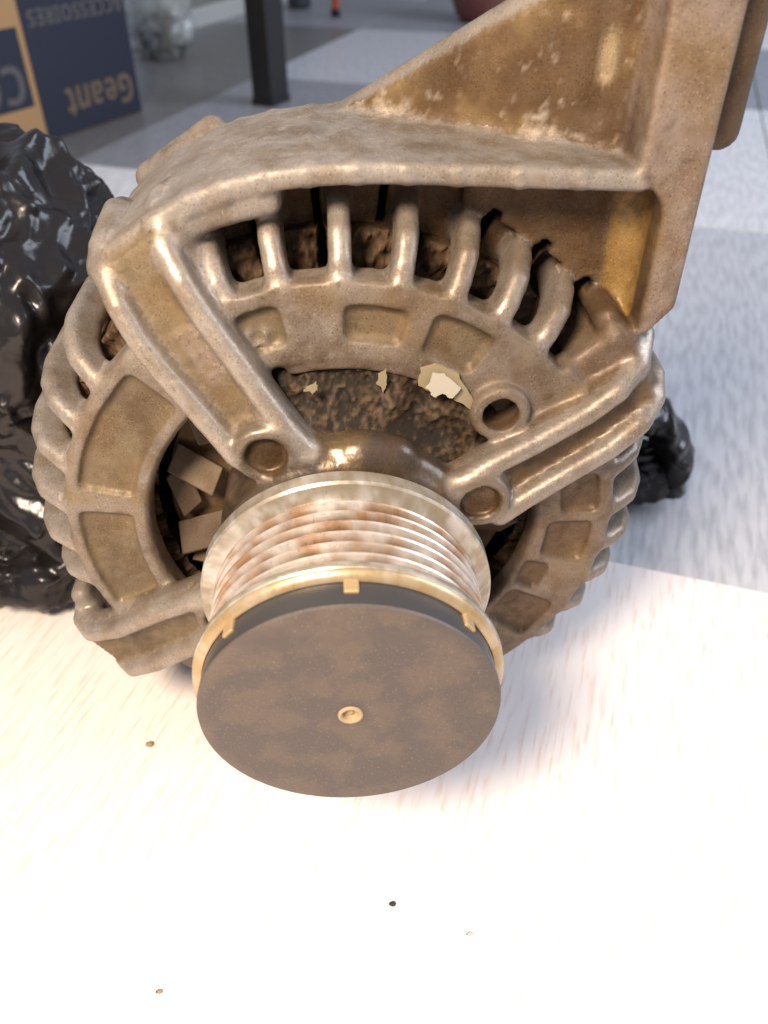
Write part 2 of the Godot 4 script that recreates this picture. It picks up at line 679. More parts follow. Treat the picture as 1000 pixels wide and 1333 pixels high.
func build_casting(alt: Node3D) -> void:
	field_clear()
	var ids := {1: ["front_cover", "cast_dirty"], 2: ["bearing_hub", "oily"], 3: ["bracket_flange", "cast_dirty"], 4: ["bracket_web", "grimy"], 5: ["bracket_side_plate", "cast_dirty"], 6: ["bracket_rim", "cast_dirty"], 7: ["bracket_back_wall", "grimy"], 8: ["rear_lug", "cast_dirty"], 9: ["threaded_boss", "cast_dirty"], 70: ["outer_shell", "cast_dirty"], 71: ["mounting_ear", "cast_dirty"]}
	# ring plate with pockets
	ring(49.0, 69.5, -57.0, -66.0, 2.2, 0, 180, 0.0, 1, 0)
	# shell that carries the fins, behind
	ring(72.0, 79.0, -97.0, -116.0, 2.0, 0, 180, 0.5, 70, 10)
	# side plate
	slab(Vector3(0, 0, -80), Vector3.RIGHT, Vector3.UP, [Vector2(60.6, 134.5), Vector2(74.4, 134.5), Vector2(74.4, 58.5), Vector2(69.5, 52.5), Vector2(60.6, 50)], 20.0, 0.9, 0.6, 5, 9)
	# wall under the flange, outside the fins, and the pocket in front of it
	box(Vector3(46, 67, -78), Vector3(18, 20, 4.5), Basis(), 0.8, 1.5, 7, 2, false, 81.5)
	box(Vector3(48, 66.0, -62), Vector3(18.8, 18.6, 11.5), Basis(), 7.0, 0.8, 5, 2, true, 82.0)
	capsule(Vector3(62.8, 54, -69.2), Vector3(62.8, 81, -69.2), 4.6, 0.8, 5, 5, true)
	# caked dirt behind the upper fins, with a narrow open gap beside each
	ring(70.5, 87.0, -78.5, -96.0, 1.0, 84.0, 31.0, 1.5, 7, 12)
	for fdeg in [100.1, 89.1, 78.3, 68.0, 58.3, 48.6]:
		var gd: float = fdeg + (3.6 if fdeg > 70.0 else -3.3)
		var gx := polar(1, gd, 0)
		box(polar(76.0 if fdeg > 70.0 else 75.5, gd, -80), Vector3(6.0 if fdeg > 70.0 else 8.0, 0.75 if fdeg > 70.0 else 1.35, 9.0), Basis(gx, Vector3(-gx.y, gx.x, 0), Vector3.BACK), 0.3, 0.5, 7, 6, true)
	ring(67.4, 76.0, -50.0, -72.0, 0.8, 77.0, 35.5, 1.2, 1, 0, true)
	# fins
	var shape := [Vector2(65, -61.3), Vector2(69.5, -62.2), Vector2(73.6, -65.4), Vector2(76.4, -71.0), Vector2(77.8, -79.0), Vector2(77.9, -99)]
	for i in FIN_DEG.size():
		fin(FIN_DEG[i], shape, 4.2, 2.45, 2.0, 20 + i, 4 if i < 13 else 0)
		ids[20 + i] = ["cooling_fin", "cast_clean"]
	# solid corner between the first fin and the upper left arm
	ring(67.0, 85.0, -60.5, -80.0, 2.0, 118.6, 7.0, 4.0, 1, 0)
	ring(68.0, 83.5, -60.0, -86.0, 2.0, 34.8, 6.0, 2.5, 1, 9)
	# raised borders of the long left pockets
	for seg in [[149.5, 15.5], [185.5, 14.0]]:
		ring(53.0, 66.0, -54.0, -58.8, 1.4, seg[0], seg[1], 1.2, 1, 1, true)
	for seg in [[107.5, 6.2, 54.5, 63.5], [82.0, 6.4, 54.0, 62.0], [63.6, 6.6, 53.5, 63.5], [354.5, 6.0, 53.0, 64.5], [9.0, 5.4, 56.0, 65.5], [340.8, 4.6, 50.0, 57.0], [326.8, 6.5, 51.0, 65.0]]:
		ring(seg[2], seg[3], -54.0, -59.0, 1.6, seg[0], seg[1], 1.2, 1, 1 if seg[0] < 180.0 and seg[0] > 20.0 else 2, true)
	# ledge under the window at the top
	ring(46.5, 51.0, -57.6, -63.0, 1.2, 78, 26, 1.5, 1, 9)
	# hub
	ring(0.0, 31.5, -42.5, -72.0, 2.5, 0, 180, 0.0, 2, 11)
	ring(0.0, 34.5, -45.5, -70.0, 3.0, 73, 46, 3.0, 2, 11)
	capsule(polar(32.0, 68, -48.5), polar(31.5, 82, -48.5), 4.4, 3.0, 2, 11)
	# each arm: its two ridges from the hub outward, then bending back over the rim
	var ridges := [
		[Vector3(-23.7, 31.8, -45.3), Vector3(-26.6, 36.2, -46.2), Vector3(-31.6, 43.1, -48.0), Vector3(-36.8, 50.2, -49.8), Vector3(-41.3, 57.0, -51.5), Vector3(-44.6, 64.4, -53.3), Vector3(-47.0, 69.0, -57.5), Vector3(-48.4, 72.6, -64.0), Vector3(-49.0, 74.0, -82.0)],
		[Vector3(-7.5, 32.2, -44.6), Vector3(-12.2, 38.3, -45.6), Vector3(-16.6, 45.1, -47.1), Vector3(-22.2, 54.2, -49.2), Vector3(-27.4, 62.4, -51.2), Vector3(-31.0, 69.1, -52.9), Vector3(-33.7, 73.8, -56.4), Vector3(-35.3, 77.4, -61.0), Vector3(-36.0, 80.0, -72.0)],
		[Vector3(37.9, 11.8, -45.3), Vector3(44.2, 15.7, -46.8), Vector3(53.3, 20.6, -48.9), Vector3(64.0, 26.2, -51.4), Vector3(71.0, 31.2, -53.8), Vector3(75.2, 35.0, -58.8), Vector3(77.0, 37.4, -66.0), Vector3(77.5, 37.6, -82.0)],
		[Vector3(25.0, 21.5, -44.4), Vector3(34.0, 25.8, -46.0), Vector3(44.6, 30.2, -48.3), Vector3(56.8, 36.2, -51.1), Vector3(63.8, 40.9, -52.9), Vector3(69.0, 44.8, -57.5), Vector3(71.8, 48.6, -65.0), Vector3(71.0, 51.5, -80.0)],
		[Vector3(-32.0, -25.0, -45.5), Vector3(-43.0, -33.7, -48.4), Vector3(-55.8, -43.9, -51.8), Vector3(-63.5, -49.0, -54.5), Vector3(-67.5, -50.0, -59.5), Vector3(-68.5, -50.0, -80.0)],
		[Vector3(-33.0, -9.5, -44.6), Vector3(-36.4, -11.7, -45.1), Vector3(-51.1, -20.6, -48.5), Vector3(-63.6, -29.4, -51.7), Vector3(-72.0, -33.2, -54.4), Vector3(-76.0, -33.6, -60.0), Vector3(-77.0, -32.0, -80.0)],
		[Vector3(24.0, -32.0, -45.3), Vector3(42.0, -64.0, -53.3), Vector3(46.0, -70.0, -60.0)],
		[Vector3(9.0, -33.0, -44.6), Vector3(27.4, -67.0, -52.9), Vector3(31.0, -75.0, -60.0)]]
	var floors := [[Vector3(-17.0, 34.5, -45.0), Vector3(-39.5, 71.5, -54.0), 7.4], [Vector3(31.0, 16.5, -45.0), Vector3(69.0, 39.0, -54.0), 7.0], [Vector3(-33.0, -17.0, -45.0), Vector3(-69.0, -41.0, -54.0), 8.2], [Vector3(17.0, -34.5, -45.0), Vector3(36.0, -69.0, -54.0), 7.4]]
	for i in 4:
		var mi: Vector3 = floors[i][0]
		var mo: Vector3 = floors[i][1]
		var dirv := (mo - mi).normalized()
		var across := dirv.cross(Vector3.BACK).normalized()
		var nv := across.cross(dirv)
		if nv.z < 0: nv = -nv
		box((mi + mo) * 0.5 - nv * 7.6, Vector3((mo - mi).length() * 0.5 + 4.0, floors[i][2], 3.4), Basis(dirv, across, dirv.cross(across)), 1.2, 2.0, 10 + i, 1 if i != 1 else 8)
		ids[10 + i] = ["mounting_arm", "cast_dirty"]
		for s in 2:
			var rid: int = 50 + i * 2 + s
			ids[rid] = ["arm_ridge", "cast_clean", 10 + i]
			var pts: Array = ridges[i * 2 + s].map(func(p): return p - nv * 2.7)
			rope(pts, 2.7, 2.2, rid, 4)
			rope(pts.map(func(p): return p - nv * 4.5), 2.6, 2.2, rid, 0)
		# boss near the hub with a blind hole
		var bc := polar(36.5, [117.0, 29.0, 209.0, 299.0][i], 0)
		var bid := 60 + i
		ids[bid] = ["bolt_boss", "cast_clean"]
		capsule(bc + Vector3(0, 0, -60), bc + Vector3(0, 0, -52.6), 7.2, 3.0, bid, 0)
		ring_at(bc, 0.0, 7.2, -44.8, -60.0, 1.2, 1.8, bid, 0)
		ring_at(bc, 0.0, 4.6, -40.0, -46.9, 0.6, 0.4, bid, 2, true)
	# outer shell over the upper left and along the right arm
	ring(80.0, 86.5, -61.0, -112.0, 2.5, 112, 15, 3.0, 3, 3)
	ring(78.5, 84.5, -61.0, -100.0, 2.4, 33, 11, 2.0, 70, 2)
	ring(77.5, 83.0, -64.0, -100.0, 2.4, 209, 11, 2.0, 70, 0)
	# flange: slabs that follow the bent top
	var path := [Vector2(62.0, 86.4), Vector2(49.3, 87.1), Vector2(37.0, 87.6), Vector2(25.0, 88.2), Vector2(15.0, 88.7), Vector2(5.0, 88.9), Vector2(-4.5, 88.6), Vector2(-13.4, 87.6), Vector2(-21.0, 85.9), Vector2(-28.0, 83.4), Vector2(-35.0, 79.8), Vector2(-41.5, 75.6), Vector2(-46.0, 71.8)]
	for i in path.size() - 1:
		var a: Vector2 = path[i]
		var bb: Vector2 = path[i + 1]
		var d := (bb - a).normalized()
		var ex := Vector3(d.x, d.y, 0)
		var ey := Vector3(-d.y, d.x, 0)
		if ey.y < 0: ey = -ey
		var z0 := -60.0 - maxf(0.0, i - 8.0) * 0.6
		var c2 := (a + bb) * 0.5
		box(Vector3(c2.x, c2.y - 1.4, (z0 - 112.0) * 0.5), Vector3((bb - a).length() * 0.5 + 1.0, 2.2, (z0 + 112.0) * -0.5 + (z0 + 112.0)), Basis(ex, ey, ex.cross(ey)), 1.6, 1.6, 3, 3)
	# oblique web above the flange
	var o1 := Vector3(62, 84, -75)
	var ex2 := Vector3(-58, 0, -31).normalized()
	slab(o1, ex2, Vector3.UP, [Vector2(-2, 0), Vector2(-2, 44), Vector2(5, 38), Vector2(66, 4.5), Vector2(66, 0)], 3.0, 0.6, 3.0, 4, 8)
	var ra := o1 + ex2 * 1.0 + Vector3.UP * 40.0
	var rb := o1 + ex2 * 70.0 + Vector3.UP * 0.5
	var back := Vector3(-0.47, 0, 0.88)
	capsule(ra - back * 1.5, rb - back * 2.0, 4.2, 1.5, 6, 3)
	capsule(ra - back * 6.0, rb - back * 6.0, 3.6, 1.5, 6, 3)
	# blind slot in the web, its lit inside painted on as cream
	var so := o1 + ex2 * 6.5 + Vector3.UP * 20.0
	capsule(so + back * 5.6 + Vector3.UP * 40, so + back * 5.6 + Vector3.DOWN * 8.0, 4.4, 1.5, 4, 2, true)
	capsule(so + back * 1.8 + Vector3.UP * 3.4, so + back * 1.8 + Vector3.DOWN * 2.6, 1.7, 0.3, 4, 7, true)
	# ear behind the right side of the plate
	box(Vector3(74, 110, -76), Vector3(9.5, 22, 8.5), Basis(), 4.0, 0.8, 71, 8)
	# rear lug over the shell
	capsule(Vector3(-46, 72, -115), Vector3(-29, 82.5, -114), 4.0, 2.5, 8, 3)
	# threaded boss beside the top window
	var hb := Vector3(36.6, 36.0, 0)
	ring_at(hb, 0.0, 7.0, -53.5, -66.0, 1.2, 1.5, 9, 0)
	ring_at(hb, 0.0, 4.1, -50.0, -62.0, 0.4, 0.4, 9, 2, true)
	# cast marks: raised bars in the first pocket and raised lettering in the upper left arm
	var a0 := polar(56.0, 108, -58.6)
	capsule(a0 + Vector3(-1.5, 2.5, 0), a0 + Vector3(-1.5, -2.5, 0), 0.7, 0.4, 1, 0)
	capsule(a0 + Vector3(2.0, 2.8, 0), a0 + Vector3(2.0, -2.5, 0), 0.7, 0.4, 1, 0)
	capsule(a0 + Vector3(-1.5, 0.2, 0), a0 + Vector3(2.0, 0.2, 0), 0.6, 0.4, 1, 0)
	capsule(a0 + Vector3(-0.5, -4.3, 0), a0 + Vector3(4.0, -3.8, 0), 0.7, 0.4, 1, 9)
	var l0 := Vector3(-17.0, 34.5, -45.0)
	var ld := (Vector3(-39.5, 71.5, -54.0) - l0)
	var lx := ld.normalized()
	var ly := lx.cross(Vector3.BACK).normalized()
	var ln := ly.cross(lx)
	if ln.z < 0: ln = -ln
	var rng := RandomNumberGenerator.new()
	rng.seed = 5
	for rowi in 2:
		for g in 8:
			var q := l0 + lx * (17.0 + g * 1.75) + ly * (-1.6 + rowi * 2.6) - ln * 4.1
			if rng.randf() < 0.8: capsule(q + ly * 0.85, q - ly * 0.85, 0.55, 0.2, 10, 9)
			if rng.randf() < 0.75: capsule(q + ly * (0.8 if rng.randf() < 0.5 else -0.8), q + lx * 1.0 + ly * rng.randf_range(-0.8, 0.8), 0.5, 0.2, 10, 9)
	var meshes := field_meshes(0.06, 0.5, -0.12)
	var order := meshes.keys()
	order.sort()
	var arms := {}
	for o in order:
		if not ids.has(o): continue
		var spec: Array = ids[o]
		var parent: Node = alt
		if spec.size() > 2: parent = arms.get(spec[2], alt)
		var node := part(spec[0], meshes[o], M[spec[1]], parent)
		if o >= 10 and o < 14: arms[o] = node

func ring_at(c: Vector3, r0: float, r1: float, z0: float, z1: float, rnd: float, k: float, id: int, tone: int, cut := false) -> void:
	var zc := (z0 + z1) * 0.5
	var zh := absf(z1 - z0) * 0.5 - rnd
	var f := func(p: Vector3) -> float:
		var a := Vector2(p.x - c.x, p.y - c.y).length() - r1 + rnd
		var b := absf(p.z - zc) - zh
		return Vector2(maxf(a, 0.0), maxf(b, 0.0)).length() + minf(maxf(a, b), 0.0) - rnd
	put(f, Vector3(c.x - r1, c.y - r1, minf(z0, z1)), Vector3(c.x + r1, c.y + r1, maxf(z0, z1)), k, id, tone, cut)

# stator, rotor fan, grease seen through the openings
func build_inside(alt: Node3D) -> void:
	var n1 := noise(FastNoiseLite.TYPE_SIMPLEX, 0.16, 4, 51)
	var n2 := noise(FastNoiseLite.TYPE_SIMPLEX, 0.5, 3, 52)
	# stator winding pack: an uneven ring with a narrow radial gap beside each fin
	var nu := 1080
	var prof := []
	for i in 26: prof.append(Vector2(49.0 + 23.6 * i / 25.0, -71.0 - (2.5 if i > 14 else 0.0)))
	for i in range(1, 18): prof.append(Vector2(72.8, -73.0 - 1.4 * i))
	var nv := prof.size()
	var p := PackedVector3Array()
	var col := PackedColorArray()
	for j in nv:
		for i in nu + 1:
			var deg := 360.0 * (i % nu) / nu
			var t := deg_to_rad(deg)
			var pr: Vector2 = prof[j]
			var q := Vector3(pr.x * cos(t), pr.x * sin(t), pr.y)
			var a := n1.get_noise_3d(q.x, q.y, q.z)
			var b := n2.get_noise_3d(q.x, q.y, q.z)
			var gap := 0.0
			for fdeg in FIN_DEG:
				var dl := absf(fposmod(deg - (fdeg + (2.9 if fdeg > 80.0 else -3.0)) + 180.0, 360.0) - 180.0)
				gap = maxf(gap, 1.0 - smoothstep(0.45, 0.95, dl + a * 0.6))
			q.z += 2.2 * a + 0.9 * b - gap * 12.0
			if j > 26: q *= Vector3(1 - 0.012 * absf(a) - gap * 0.1, 1 - 0.012 * absf(a) - gap * 0.1, 1)
			p.append((q + base_off) * 0.001)
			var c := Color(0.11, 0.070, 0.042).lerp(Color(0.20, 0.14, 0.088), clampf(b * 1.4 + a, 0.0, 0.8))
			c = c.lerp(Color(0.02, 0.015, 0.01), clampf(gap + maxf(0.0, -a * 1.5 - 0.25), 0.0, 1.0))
			col.append(c * 1.3)
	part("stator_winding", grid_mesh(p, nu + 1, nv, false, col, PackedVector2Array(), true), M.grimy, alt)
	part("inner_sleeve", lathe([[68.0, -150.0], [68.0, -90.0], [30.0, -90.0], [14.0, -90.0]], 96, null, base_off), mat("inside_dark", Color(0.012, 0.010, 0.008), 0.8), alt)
	# rear cover
	part("rear_cover", lathe([[20.0, -165.0], [60.0, -165.0], [70.0, -160.0], [76.0, -150.0], [78.0, -140.0], [78.0, -116.5], [74.0, -116.5]], 120, func(q, _t): return palette[10] * (1.0 + 0.5 * n1.get_noise_3d(q.x, q.y, q.z)), base_off), M.cast_dirty, alt)
	# rotor fan: a disc with bent blades
	var fan := part("rotor_fan", lathe([[46.5, -77.0], [46.5, -74.5], [20.0, -74.5]], 96, func(q, _t): return Color(0.25, 0.17, 0.10) * (1.0 + 0.6 * n1.get_noise_3d(q.x, q.y, q.z)), base_off), M.grimy, alt)
	var blade := rounded_box(Vector3(0.013, 0.0095, 0.0014), 0.0005)
	var foot := rounded_box(Vector3(0.0105, 0.007, 0.0014), 0.0005)
	var blade_mats := []
	for spec in [["blade_tan", Color(0.26, 0.185, 0.115)], ["blade_brown", Color(0.17, 0.115, 0.07)]]:
		var bm := mat(spec[0], spec[1], 0.65, 0.1)
		bm.albedo_texture = M.grimy.albedo_texture
		tri(bm, 20.0)
		blade_mats.append(bm)
	var jit := RandomNumberGenerator.new()
	jit.seed = 3
	for i in 14:
		var deg: float = 8.0 + i * 25.7 + [0.0, 5.0, -4.0][i % 3]
		var er := polar(1, deg, 0)
		var et := Vector3(-er.y, er.x, 0)
		var up := (et * 0.72 + Vector3(0, 0, 0.69) + er * 0.15).normalized()
		var ex := (er - up * er.dot(up)).normalized()
		var bl := part("fan_blade", blade, blade_mats[i % 2], fan)
		var zb := ex.cross(up)
		bl.basis = Basis(ex + up * jit.randf_range(-0.35, 0.35), (up + zb * jit.randf_range(-0.4, 0.4)) * jit.randf_range(0.75, 1.15), zb)
		bl.position = (polar(40.0, deg, -70.0) + base_off) * 0.001
		var up2 := (et * 0.9 + er * 0.6 + Vector3(0, 0, 0.25)).normalized()
		var ex2 := (er - up2 * er.dot(up2)).normalized()
		var ft2 := part("fan_blade", foot, blade_mats[(i + 1) % 2], fan)
		ft2.basis = Basis((ex2 + up2 * jit.randf_range(-0.5, 0.5)) * jit.randf_range(0.7, 1.1), up2, ex2.cross(up2))
		ft2.position = (polar(42.5, deg + 11.0, -71.5) + base_off) * 0.001
	# grease and torn insulation in the upper window
	var gp := PackedVector3Array()
	var gc := PackedColorArray()
	var gu := 150
	var gv := 44
	for j in gv:
		for i in gu:
			var t := deg_to_rad(28.0 + 92.0 * i / (gu - 1.0))
			var s := j / (gv - 1.0)
			var r := 33.0 + 18.0 * s
			var q := Vector3(r * cos(t), r * sin(t), -50.5 - 11.0 * s)
			var a := n1.get_noise_3d(q.x * 0.55, q.y * 0.55, 7.0)
			var b := n2.get_noise_3d(q.x, q.y, 3.0)
			q.z += (2.8 * a + 0.6 * b) * smoothstep(0.1, 0.5, s) - 3.5 * smoothstep(0.75, 1.0, s) * (0.6 + a)
			gp.append((q + base_off) * 0.001)
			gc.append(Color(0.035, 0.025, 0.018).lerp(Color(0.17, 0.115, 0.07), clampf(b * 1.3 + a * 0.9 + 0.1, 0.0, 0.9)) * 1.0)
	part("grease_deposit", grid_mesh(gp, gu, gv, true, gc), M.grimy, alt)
	var flakes := part("insulation_flake", flake_mesh([Vector2(18.0, 48.3), Vector2(22.0, 49.0), Vector2(26.6, 46.0), Vector2(28.6, 42.0), Vector2(31.5, 37.5), Vector2(30.0, 36.8), Vector2(26.0, 40.0), Vector2(23.5, 42.6), Vector2(21.0, 42.2), Vector2(17.5, 44.6)], -54.8, 0.9), mat("insulation", Color(0.25, 0.20, 0.115), 0.75), alt)
	flakes.set_meta("label", "torn cream insulation")
	part("insulation_flake", flake_mesh([Vector2(20.6, 47.6), Vector2(24.0, 46.6), Vector2(26.8, 43.0), Vector2(25.2, 41.0), Vector2(22.9, 42.6), Vector2(20.8, 41.9), Vector2(19.2, 44.6)], -53.6, 0.5), mat("insulation_white", Color(0.41, 0.37, 0.29), 0.7), alt)
	for f in [[9.6, 47.0, 2.0, 4.6], [-6.0, 46.2, 2.6, 1.6]]:
		part("insulation_flake", flake_mesh([Vector2(f[0] - f[2] * 0.5, f[1]), Vector2(f[0] + f[2] * 0.4, f[1] + 0.5), Vector2(f[0] + f[2] * 0.6, f[1] - f[3] * 0.6), Vector2(f[0], f[1] - f[3]), Vector2(f[0] - f[2] * 0.6, f[1] - f[3] * 0.5)], -58.0, 0.7), M.insulation, alt)

func flake_mesh(pts: Array, z: float, th: float) -> ArrayMesh:
	var poly := PackedVector2Array()
	var rag := RandomNumberGenerator.new()
	rag.seed = pts.size() * 7 + 1
	for i in pts.size():
		for q in 4:
			poly.append(pts[i].lerp(pts[(i + 1) % pts.size()], q / 4.0) + Vector2(rag.randf_range(-0.3, 0.3), rag.randf_range(-0.3, 0.3)))
	var st := SurfaceTool.new()
	st.begin(Mesh.PRIMITIVE_TRIANGLES)
	st.set_smooth_group(-1)
	var n1 := noise(FastNoiseLite.TYPE_SIMPLEX, 0.25, 2, 71)
	var at := func(q: Vector2, zz: float) -> Vector3:
		return (Vector3(q.x, q.y, zz - 0.22 * (q.x - 24.0) - 0.1 * (q.y - 43.0)) + base_off) * 0.001
	var tris := Geometry2D.triangulate_polygon(poly)
	if Geometry2D.is_polygon_clockwise(poly): poly.reverse(); tris = Geometry2D.triangulate_polygon(poly)
	for i in range(0, tris.size(), 3):
		var a := poly[tris[i]]
		var b := poly[tris[i + 1]]
		var c := poly[tris[i + 2]]
		if (b - a).cross(c - a) > 0:
			var t := b
			b = c
			c = t
		for q in [a, b, c]: st.add_vertex(at.call(q, z))
		for q in [a, c, b]: st.add_vertex(at.call(q, z - th))
	for i in poly.size():
		var a := poly[i]
		var b := poly[(i + 1) % poly.size()]
		for q in [[a, z], [a, z - th], [b, z], [b, z], [a, z - th], [b, z - th]]: st.add_vertex(at.call(q[0], q[1]))
	st.generate_normals()
	return st.commit()

func build_pulley(alt: Node3D) -> void:
	var n1 := noise(FastNoiseLite.TYPE_SIMPLEX, 1.0, 4, 61)
	var steel := Color(0.56, 0.50, 0.44)
	var rust := Color(0.33, 0.17, 0.07)
	# colour streaks that run round the rim
	var streak := func(q: Vector3, t: float) -> Color:
		var rib := floorf((q.z + 32.6) / 3.25) * 5.7
		var a := n1.get_noise_3d(cos(t) * 2.6 + rib * 0.13, sin(t) * 2.6, rib * 0.09 + q.z * 0.15)
		var b := n1.get_noise_3d(cos(t) * 11.0, sin(t) * 11.0 + rib, q.z * 1.4 + 40.0)
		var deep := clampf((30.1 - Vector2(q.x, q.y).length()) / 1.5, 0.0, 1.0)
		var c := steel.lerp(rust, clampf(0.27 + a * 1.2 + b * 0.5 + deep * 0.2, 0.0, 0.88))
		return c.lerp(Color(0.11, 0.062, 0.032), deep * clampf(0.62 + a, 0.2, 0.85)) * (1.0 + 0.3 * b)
	var dusty := func(q: Vector3, t: float) -> Color:
		var a := n1.get_noise_3d(cos(t) * 4.0, sin(t) * 4.0, q.z * 0.4 + 11.0)
		var b := n1.get_noise_3d(cos(t) * 14.0, sin(t) * 14.0, q.z * 0.8 + 70.0)
		return Color(0.30, 0.25, 0.18).lerp(Color(0.50, 0.47, 0.42), clampf(0.35 + a * 1.4 + b * 0.6, 0.0, 1.0))
	var tan_dust := func(q: Vector3, t: float) -> Color:
		var a := n1.get_noise_3d(cos(t) * 6.0, sin(t) * 6.0, 90.0)
		return Color(0.40, 0.27, 0.12).lerp(Color(0.50, 0.40, 0.27), clampf(0.5 + a, 0.0, 1.0))
	var groove := [[29.6, -33.0]]
	for i in 6:
		var z := -31.6 + i * 3.25
		groove.append_array([[30.4, z], [30.6, z + 0.35], [30.4, z + 0.8], [28.6, z + 1.7], [28.4, z + 2.1], [28.6, z + 2.5]])
	groove.append_array([[30.4, -12.2], [30.7, -11.8], [30.7, -10.7]])
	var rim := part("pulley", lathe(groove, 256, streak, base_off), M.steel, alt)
	part("back_flange", lathe([[28.0, -37.6], [33.4, -37.6], [33.9, -37.2], [33.9, -33.8], [33.4, -33.2], [32.0, -32.9], [30.8, -32.0], [29.4, -31.9]], 200, dusty, base_off), M.steel, rim)
	part("front_flange", lathe([[30.0, -11.5], [31.6, -11.2], [32.4, -10.6], [32.7, -9.8], [32.6, -8.9], [32.2, -8.5]], 200, func(q, t): return dusty.call(q, t) * 1.15, base_off), M.steel, rim)
	part("retaining_ring", lathe([[32.3, -8.8], [32.5, -8.2], [32.3, -7.7], [31.3, -6.9], [30.6, -6.8], [30.3, -7.1]], 200, tan_dust, base_off), M.steel, rim)
	for deg in [88.0, 137.0, 40.0, -5.0, 185.0, 230.0, 275.0, 310.0]:
		var tb := part("retaining_tab", rounded_box(Vector3(1.3, 2.9, 3.4) * 0.001, 0.0004), mat("tab_tan", Color(0.40, 0.28, 0.14), 0.55, 0.25), rim)
		tb.position = (polar(30.55, deg, -5.4) + base_off) * 0.001
		tb.rotation.z = deg_to_rad(deg)
	part("hub_shaft", lathe([[18.0, -45.0], [18.0, -37.0], [28.5, -37.0]], 64, dusty, base_off), M.steel, rim)
	# black plastic cap: a shallow dish with a small moulded dimple
	var cap := part("dust_cap", lathe([[30.75, -0.9], [30.55, -0.35], [30.0, -0.05], [28.0, 0.0], [20.0, 0.0], [12.0, 0.0], [6.0, 0.0], [2.6, 0.0]], 200, null, base_off), M.cap_plastic, alt)
	cap.set_meta("label", "dusty black plastic cap")
	part("cap_rim", lathe([[30.2, -8.4], [30.5, -6.0], [30.75, -0.9]], 200, null, base_off), M.cap_side, cap)
	part("cap_dimple", lathe([[2.6, 0.0], [2.5, 0.35], [2.1, 0.5], [1.7, 0.2], [1.4, -0.8], [0.7, -1.0], [0.6, -0.5], [0.01, -0.4]], 40, null, base_off), mat("dimple_dust", Color(0.38, 0.28, 0.16), 0.5), cap)

# ------------------------------------------------------------------ ground, background, bag: see below

func ground_frame() -> Basis:
	return Basis(Vector3.UP, deg_to_rad(-20.8))   # local x runs along the board's back edge, local -z away from it

func build_ground() -> void:
	var grain := noise(FastNoiseLite.TYPE_SIMPLEX, 0.012, 5, 3)
	grain.domain_warp_enabled = true
	grain.domain_warp_amplitude = 18.0
	grain.domain_warp_frequency = 0.012
	# board: a rounded panel
	var bm := mat("board_wood", Color(1, 1, 1), 0.42)
	bm.albedo_texture = noise_tex(grain, 2048, [[0.0, Color(0.85, 0.76, 0.70)], [0.28, Color(0.905, 0.855, 0.825)], [0.45, Color(0.922, 0.885, 0.862)], [1.0, Color(0.932, 0.90, 0.88)]])
	bm.uv1_triplanar = true
	bm.uv1_scale = Vector3(15.0, 8.0, 1.3)
	var board := part("board", rounded_box(Vector3(0.80, 0.014, 0.62), 0.0018), bm, self)
	tag(board, "pale pinkish wood-grain board lying under the alternator", "board")
	var bb := ground_frame()
	var edge := w(Vector3(105, BOARD_Y, -130))
	board.basis = bb
	board.position = edge + bb * Vector3(-0.12, -0.007, 0.31)
	# floor: planks of grey wood-look laminate
	var fl := part("floor", slab_mesh(Vector3(7.0, 0.02, 7.0)), mat("floor_base", Color(0.20, 0.20, 0.20), 0.9), self)
	tag(fl, "", "", "", "structure")
	fl.position = Vector3(0, (FLOOR_Y - BOARD_Y) * 0.001 - 0.0145, -1.8)
	fl.basis = bb
	var wood := noise(FastNoiseLite.TYPE_SIMPLEX, 0.012, 4, 13)
	wood.domain_warp_enabled = true
	wood.domain_warp_amplitude = 24.0
	wood.domain_warp_frequency = 0.01
	var tones := [Color(0.79, 0.785, 0.79), Color(0.90, 0.89, 0.88), Color(0.60, 0.60, 0.615), Color(0.95, 0.945, 0.93), Color(0.46, 0.45, 0.44)]  # last tone also paints the table shade into the left planks
	var mats := []
	var tex := noise_tex(wood, 1024, [[0.0, Color(0.84, 0.84, 0.85)], [0.42, Color(0.94, 0.94, 0.945)], [0.7, Color(1, 1, 1)], [1.0, Color(1, 1, 1)]])
	for i in 5:
		var m := mat("plank_%d" % i, tones[i], 0.38)
		m.albedo_color = tones[i]
		m.albedo_texture = tex
		m.uv1_triplanar = true
		m.uv1_world_triplanar = false
		m.uv1_scale = Vector3(16.0, 4.0, 2.2)
		m.uv1_offset = Vector3(i * 0.37, 0, i * 0.21)
		mats.append(m)
	var inv := bb.inverse()
	var o := inv * w(Vector3(0, 0, 0))
	var cell := rounded_box(Vector3(0.2185, 0.01, 0.4385), 0.0012)
	# tone of each plank, furniture shade painted in on the left, rows going away, columns from left to right
	var rows := ["444430002012", "444420112010", "444402221202", "442221012012", "224120234121", "210312042130"]
	for cz in 6:
		for cx in 12:
			var lx := -0.51 + 0.22 * (cx - 3.5)
			var lz := -(0.17 + 0.44 * (cz + 0.5))
			var pl := part("floor_plank", cell, mats[int(rows[cz][cx])], fl)
			var p := bb * Vector3(lx, 0, lz)
			pl.position = fl.basis.inverse() * (Vector3(p.x, fl.position.y + 0.0095, p.z) - fl.position)

func slab_mesh(size: Vector3) -> BoxMesh:
	var b := BoxMesh.new()
	b.size = size
	return b

